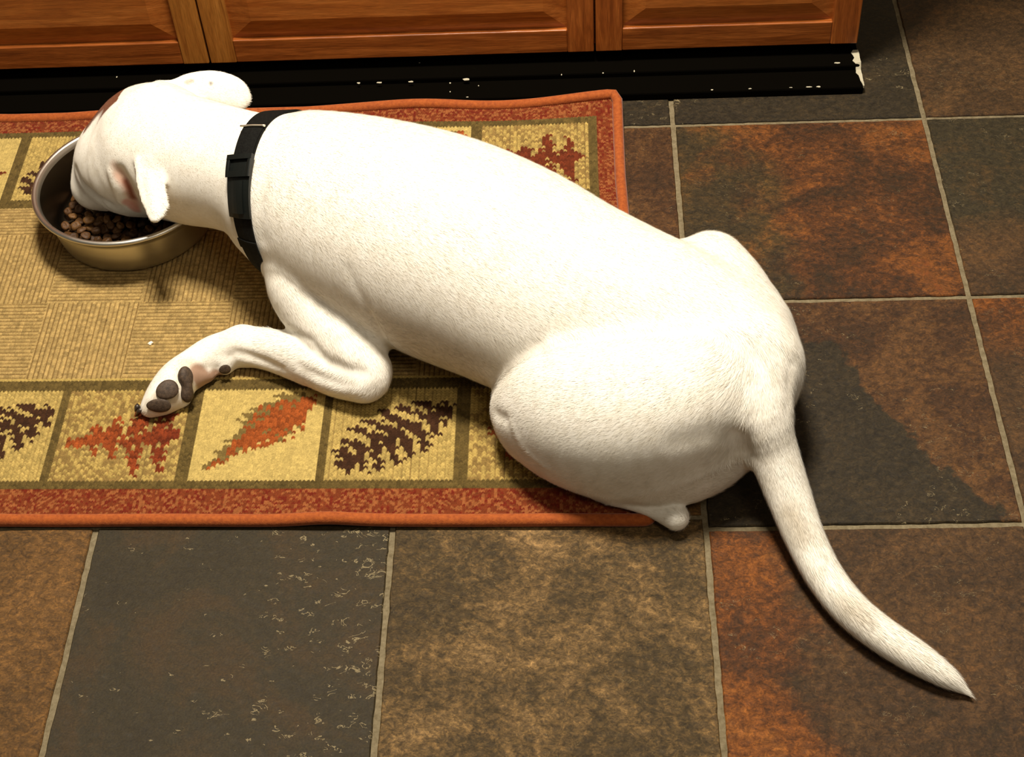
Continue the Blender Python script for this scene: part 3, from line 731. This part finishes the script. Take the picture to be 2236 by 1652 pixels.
# paw pads and claws
padm, pnt, pb = newmat('paw_pad', (.055, .034, .022), .62, spec=.3)
pv = coords(pnt); pnt.links.new(ramp(pnt, noise(pnt, pv, 300, 4, .6), [(.3, (.030, .019, .012)), (.7, (.085, .055, .034))]), pb.inputs['Base Color'])
bump(pnt, pb, noise(pnt, pv, 900, 2, .5), .5, .0006)
clm = newmat('claw', (.035, .025, .018), .3)[0]
padrose = newmat('paw_pad_rose', (.28, .12, .08), .6)[0]
def pad(name, u, v, a, b, ang, lift=.0015, thick=.35, mat=padm, shape=None):
    p, n = hit(u, v); s = ppm(p)
    # frame: image-right and image-down directions projected on the surface
    rx = RC[:, 0]; t1 = rx-n*(rx@n); t1 /= np.linalg.norm(t1); t2 = np.cross(n, t1)
    ca_, sa_ = math.cos(math.radians(ang)), math.sin(math.radians(ang)); d1 = t1*ca_+t2*sa_; d2 = -t1*sa_+t2*ca_
    A, B = a/s, b/s; bmx = bmesh.new(); bmesh.ops.create_icosphere(bmx, subdivisions=4, radius=1)
    for vt in bmx.verts:
        x, y, z = vt.co
        if shape == 'bean': x_ = x; y_ = y*(1-.42*math.exp(-((x+.1)/.40)**2)+.12*max(x, 0)); 
        else: x_, y_ = x, y*(1+.12*x)
        q = p+n*lift+d1*x_*A+d2*y_*B+n*z*B*thick
        vt.co = q
    me = bpy.data.meshes.new(name); bmx.to_mesh(me); bmx.free(); me.materials.append(mat)
    me.polygons.foreach_set('use_smooth', np.ones(len(me.polygons), bool))
    o = bpy.data.objects.new(name, me); COL.objects.link(o); o.parent = dog; o.matrix_parent_inverse = Matrix.Translation(-Vector(dog.location)); return o
pad('paw_pad', 365, 851, 25, 21, 25); pad('paw_pad', 347, 884, 27, 16, 0); pad('paw_pad', 405, 839, 40, 20, 97, shape='bean', thick=.75)
o = pad('carpal_pad', 491, 805, 13, 11, 10); o['label'] = 'small dark pad behind the wrist'
for (u0, v0, z0), (u1, v1, z1) in (((311, 893, .018), (297, 907, .011)), ((303, 885, .018), (295, 898, .014))):
    a = P(u0, v0, z0); b = P(u1, v1, z1); mid = (a+b)/2+np.array([0, 0, .002]); mb = MB(); mb.tube([a, mid, b], [.0034, .0028, .0008], 10); mb.build('claw', clm, dog, smooth=True)

# fur: fine short hairs lying along the limbs and trunk
tri = np.vstack([DF[:, [0, 1, 2]], DF[:, [0, 2, 3]]])
ar = np.linalg.norm(np.cross(DV[tri[:, 1]]-DV[tri[:, 0]], DV[tri[:, 2]]-DV[tri[:, 0]]), axis=1)
rs = np.random.RandomState(11); NF = 330000
fn = np.cross(DV[tri[:, 1]]-DV[tri[:, 0]], DV[tri[:, 2]]-DV[tri[:, 0]]); fz = fn[:, 2]/np.maximum(ar, 1e-12)
wgt = ar*(fz > -.75); ti = rs.choice(len(tri), NF, p=wgt/wgt.sum())
r1 = np.sqrt(rs.rand(NF)); r2 = rs.rand(NF); bw = np.stack([1-r1, r1*(1-r2), r1*r2], -1)
FP = (DV[tri[ti]]*bw[..., None]).sum(1); FCc = (DC[tri[ti]]*bw[..., None]).sum(1); ff = (FD[tri[ti]]*bw).sum(1)
keep = (rs.rand(NF) < ff) & (FP[:, 2] > .009); FP = FP[keep]; FCc = FCc[keep]
NN = grad(FP)
fl = np.zeros_like(FP); wsum = np.zeros(len(FP))
best = np.full(len(FP), 9e9)
for A, B, r_ in FLOW:
    d = capdist(FP[:, 0], FP[:, 1], FP[:, 2], A, B, r_, r_, None, 1); w = np.exp(-np.clip(d, -.01, .3)/.012); dr_ = (B-A)/max(np.linalg.norm(B-A), 1e-9)
    fl += w[:, None]*dr_
# hair on neck and head must run from nose to rump
hd = FP[:, 0] < P(580, 400, .12)[0]
isarm = (FP[:, 1] < P(600, 640, .05)[1])
fl[hd & ~isarm] = np.array([.9, -.25, .1])
fl += rs.normal(size=fl.shape)*.10*np.linalg.norm(fl, axis=1, keepdims=True)
fl -= NN*(fl*NN).sum(1, keepdims=True); fl /= np.maximum(np.linalg.norm(fl, axis=1, keepdims=True), 1e-9)
ln = .0058*(.6+.7*rs.rand(len(FP))); ln[hd] *= .62
tailm = (FP[:, 0] > .0) & (FP[:, 1] < .12); ln[tailm] *= 1.5
el = .10+.13*rs.rand(len(FP))
tip = FP+(fl*np.cos(el)[:, None]+NN*np.sin(el)[:, None])*ln[:, None]
sd = np.cross(fl, NN)*(.00017+.00010*rs.rand(len(FP)))[:, None]
FV = np.stack([FP-sd-NN*.0004, FP+sd-NN*.0004, tip], 1).reshape(-1, 3)
ftr = np.arange(len(FV)).reshape(-1, 3)
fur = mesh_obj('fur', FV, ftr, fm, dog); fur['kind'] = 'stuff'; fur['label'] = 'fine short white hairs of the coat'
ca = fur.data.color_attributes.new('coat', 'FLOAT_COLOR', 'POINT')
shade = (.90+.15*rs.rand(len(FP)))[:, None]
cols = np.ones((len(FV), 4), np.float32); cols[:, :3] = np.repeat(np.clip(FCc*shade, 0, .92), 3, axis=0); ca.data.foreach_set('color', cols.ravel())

# ------------------------------------------------------------------ collar
col_o = empty('dog_collar', tuple(P(560, 400, .12)*np.array([1, 1, 0])+np.array([0, 0, .05])))
tag(col_o, "black nylon webbing collar with plastic buckle around the white dog's neck", 'collar')
nyl, nnt, nb_ = newmat('black_nylon', (.012, .012, .010), .8, spec=.12)
nv = coords(nnt); wvn = noise(nnt, nv, 900, 2, .5); bump(nnt, nb_, wvn, .6, .0006)
nnt.links.new(ramp(nnt, noise(nnt, nv, 350, 3, .6), [(.35, (.003, .003, .0025)), (.75, (.008, .008, .0065))]), nb_.inputs['Base Color'])
plast = newmat('black_plastic', (.0045, .006, .005), .42, spec=.35)[0]
chrome = newmat('collar_metal', (.95, .88, .70), .42, 1.0)[0]
cc_ = P(568, 392, .125)
top_ = hit(540, 392)[0]; e1 = P(588, 244, .12); e2 = P(548, 548, .10)
# ring plane through the visible strap: normal from three seen points
pA, pB, pC = hit(574, 262)[0], hit(527, 400)[0], hit(540, 520)[0]
nr = np.cross(pB-pA, pC-pA); nr /= np.linalg.norm(nr)
if nr[0] > 0: nr = -nr
cc_ = cc_-nr*((cc_-pA)@nr)
ux = np.cross(nr, [0, 0, 1.]); ux /= np.linalg.norm(ux); uz = np.cross(ux, nr)
if uz[2] < 0: uz = -uz
def ringpt(th, s=0.0, off=0.0):
    "surface point at angle th round the neck (0 = toward -Y side), shifted s along the neck"
    d = math.cos(th)*ux+math.sin(th)*uz; c = cc_+nr*s; t = .03
    ts = np.arange(.03, .16, .0005); sv = sample(c+ts[:, None]*d)
    i = np.argmax(sv > 0); return c+(ts[i]+off)*d, d
NA = 120; sw = .0175
def smoothring(s, off):
    r = []
    for a in range(NA):
        p, d = ringpt(a*2*math.pi/NA, s); r.append(np.linalg.norm(p-(cc_+nr*s)))
    r = np.array(r)
    r = np.clip(r, 0, np.median(r)*1.25)
    for _ in range(4): r = (np.roll(r, 1)+r*2+np.roll(r, -1))/4
    return r
rA, rB, rM = smoothring(-sw, 0), smoothring(sw, 0), smoothring(0, 0)
def strap_pt(th, s, off):
    a = (th % (2*math.pi))/(2*math.pi)*NA; i = int(a) % NA; f = a-int(a); j = (i+1) % NA
    g = lambda r: r[i]*(1-f)+r[j]*f
    r = g(rM)*(1-abs(s)/sw)+g(rA if s < 0 else rB)*abs(s)/sw
    r = max(r, g(rM)*.9)
    d = math.cos(th)*ux+math.sin(th)*uz; return cc_+nr*s+d*(r+off)
def strap(name, t0, t1, s0, s1, o0, o1, mat, parent, n=120, bev=0):
    mb = MB(); VV = []; ns = 5
    for a in range(n+1):
        th = t0+(t1-t0)*a/n
        for k_ in range(ns): VV.append(strap_pt(th, s0+(s1-s0)*k_/(ns-1), o1-(.0004 if k_ in (0, ns-1) else 0)))
        for k_ in range(ns): VV.append(strap_pt(th, s1+(s0-s1)*k_/(ns-1), o0))
    m_ = 2*ns; FF = []
    for a in range(n):
        for k_ in range(m_): FF.append((a*m_+k_, a*m_+(k_+1) % m_, (a+1)*m_+(k_+1) % m_, (a+1)*m_+k_))
    if abs(t1-t0) < 6.2: FF += [tuple(range(m_))[::-1], tuple(n*m_+k_ for k_ in range(m_))]
    mb.add(VV, FF); o = mb.build(name, mat, parent, smooth=False, bevel=bev)
    bmf = bmesh.new(); bmf.from_mesh(o.data); bmesh.ops.recalc_face_normals(bmf, faces=bmf.faces); bmf.to_mesh(o.data); bmf.free(); return o
def angof(u, v):
    p = hit(u, v)[0]-cc_; return math.atan2(p@uz, p@ux)
aT, aS, aB0, aB1, aB2, aE = angof(588, 245), angof(561, 283), angof(540, 345), angof(528, 400), angof(528, 470), angof(535, 520)
strap('webbing', 0, 2*math.pi, -.0138, .0138, .0008, .0034, nyl, col_o)

sg = 1 if aB0 < aB2 else -1
strap('webbing_fold', aS, aB0+.05*sg, -.0130, .0130, .0034, .0052, nyl, col_o, 24)
bk = strap('buckle', aB0, aB2, -.0165, .0165, .0036, .0078, plast, col_o, 16)
# open frame on the buckle and its release prongs
da = (aB2-aB0)
for nm, t0, t1, s0, s1, o0, o1 in (('buckle_bar', -.03, .06, -.0172, .0172, .006, .0118), ('buckle_bar', .26, .36, -.0172, .0172, .006, .0112),
                                   ('buckle_side', .0, .36, -.0174, -.0125, .006, .0112), ('buckle_side', .0, .36, .0125, .0174, .006, .0112),
                                   ('buckle_tongue', .42, .92, -.0085, .0085, .008, .0100)):
    o = strap(nm, aB0+da*t0, aB0+da*t1, s0, s1, o0, o1, plast, None, 10)
    o.parent = bk; o.matrix_parent_inverse = Matrix.Identity(4)
strap('keeper_loop', aE, aE+.10*sg, -.0150, .0150, .0030, .0048, nyl, col_o, 6)
mb = MB(); mb.tube([strap_pt(aS+.0*sg, s, .0066) for s in np.linspace(-.0160, .0160, 13)], .0013, 8)
sl_ = mb.build('slide_bar', chrome, col_o, smooth=True); sl_['label'] = 'thin bright metal slide bar'

# ------------------------------------------------------------------ bowl
BC = np.array([-.688, .4935]); ZB = .0084
st, snt, sb = newmat('stainless_steel', (.68, .655, .58), .24, 1.0)
sv_ = coords(snt, (1, 1, 60)); sn = noise(snt, sv_, 12, 4, .6); snt.links.new(ramp(snt, sn, [(.3, (.28,)*3), (.7, (.42,)*3)]), sb.inputs['Roughness'])
HB = .0665
inn = [(.1110, HB-.0030), (.1085, HB-.0075), (.1055, .0450), (.1015, .028), (.0985, .013), (.0960, .0075), (.0900, .0040), (.078, .0032), (.0, .0032)]
out = [(.0, 0), (.088, 0), (.0955, .0010), (.0990, .0045), (.1008, .012), (.1040, .030), (.1078, .048), (.1102, HB-.0065), (.1135, HB-.0060), (.1166, HB-.0052), (.1180, HB-.0028), (.1168, HB-.0004), (.1138, HB+.0006), (.1112, HB-.001)]
inn = [(a_, b_+ZB) for a_, b_ in inn]; out = [(a_, b_+ZB) for a_, b_ in out]
pr = out+inn[1:]
VV = []; FF = []; n = 128
for (r_, z_) in pr:
    for a in range(n): th = a*2*math.pi/n; VV.append((BC[0]+max(r_, 1e-4)*math.cos(th), BC[1]+max(r_, 1e-4)*math.sin(th), z_))
for i in range(len(pr)-1):
    for a in range(n): FF.append((i*n+a, i*n+(a+1) % n, (i+1)*n+(a+1) % n, (i+1)*n+a))
bowl = empty('food_bowl', (BC[0], BC[1], ZB)); tag(bowl, "round stainless steel food bowl with a rolled rim under the dog's muzzle", 'bowl')
sti = newmat('bowl_inside', (.11, .085, .055), .33, 1.0)[0]  # darker copy of the steel; dim reflections inside are put into its colour
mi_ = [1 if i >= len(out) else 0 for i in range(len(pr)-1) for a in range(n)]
mesh_obj('bowl_shell', VV, FF, None, bowl, mats=[st, sti], mi=mi_)

# kibble
km, knt2, kb2 = newmat('kibble', rough=.55, spec=.3)
kv2 = coords(knt2); oi = knt2.nodes.new('ShaderNodeObjectInfo')
kc = ramp(knt2, oi.outputs['Random'], [(0, (.035, .015, .004)), (.5, (.075, .032, .008)), (1, (.14, .065, .016))])
kc = mixc(knt2, 1.0, kc, ramp(knt2, noise(knt2, kv2, 350, 3, .6), [(.3, (.6,)*3), (.7, (1.3,)*3)]), 'MULTIPLY'); knt2.links.new(kc, kb2.inputs['Base Color'])
bump(knt2, kb2, noise(knt2, kv2, 500, 3, .6), .6, .001)
kms = []
for q in range(4):
    bmx = bmesh.new(); bmesh.ops.create_icosphere(bmx, subdivisions=3, radius=1); r3 = random.Random(q)
    ph_ = [r3.random()*6 for _ in range(4)]
    for vt in bmx.verts:
        x, y, z = vt.co; k_ = 1+.10*math.sin(3*x+ph_[0])+.08*math.sin(4*y+ph_[1])+.05*math.sin(6*z+ph_[2])
        hole = .35*math.exp(-((x*x+y*y)/.12))
        vt.co = (x*.0072*k_, y*.0062*k_, (z*(1-hole))*.0036*k_)
    me = bpy.data.meshes.new('kibble'); bmx.to_mesh(me); bmx.free(); me.materials.append(km)
    me.polygons.foreach_set('use_smooth', np.ones(len(me.polygons), bool)); kms.append(me)
placed = []; rk = random.Random(21); proto = None
for layer, (zc, rmax, cnt) in enumerate(((ZB+.0075, .088, 95), (ZB+.0150, .090, 85), (ZB+.0225, .088, 60))):
    tries = 0; got = 0
    while tries < 9000 and got < cnt:
        tries += 1
        a = rk.random()*2*math.pi; r_ = rmax*math.sqrt(rk.random()); x, y = BC[0]+r_*math.cos(a), BC[1]+r_*math.sin(a)
        if layer == 2 and y > BC[1]-.010+.3*(x-BC[0]): continue
        if layer == 1 and y > BC[1]+.03: continue
        if any((x-px)**2+(y-py)**2 < (.0122 if abs(zc-pz) < .004 else .003)**2 for px, py, pz in placed): continue
        if sample(np.array([[x, y, zc]]))[0] < .009: continue
        placed.append((x, y, zc)); got += 1
        o = bpy.data.objects.new('kibble', kms[rk.randrange(4)]); COL.objects.link(o); o.location = (x, y, zc+rk.uniform(-.0012, .0012)); o.scale = (rk.uniform(.7, 1.12), rk.uniform(.7, 1.1), rk.uniform(.8, 1.25))
        o.rotation_euler = (rk.uniform(-.45, .45), rk.uniform(-.45, .45), rk.uniform(0, 6.28))
        tag(o, 'small brown round kibble lying loose in the steel bowl', 'kibble', 'kibble pieces in the food bowl')


# crumb on the rug
bmx = bmesh.new(); bmesh.ops.create_icosphere(bmx, subdivisions=3, radius=1); c = P(328, 748, .009)
for vt in bmx.verts:
    x, y, z = vt.co; k_ = 1+.2*math.sin(3*x+1)+.2*math.cos(4*y); vt.co = (x*.0032*k_, y*.0030*k_+.0008*x, z*.0015*k_)
me = bpy.data.meshes.new('crumb'); bmx.to_mesh(me); bmx.free(); me.materials.append(newmat('crumb_white', (.85, .80, .68), .7)[0])
o = bpy.data.objects.new('crumb', me); COL.objects.link(o); o.location = (c[0], c[1], .0082)
tag(o, 'tiny white crumb on the beige field of the rug above the front paw', 'crumb')
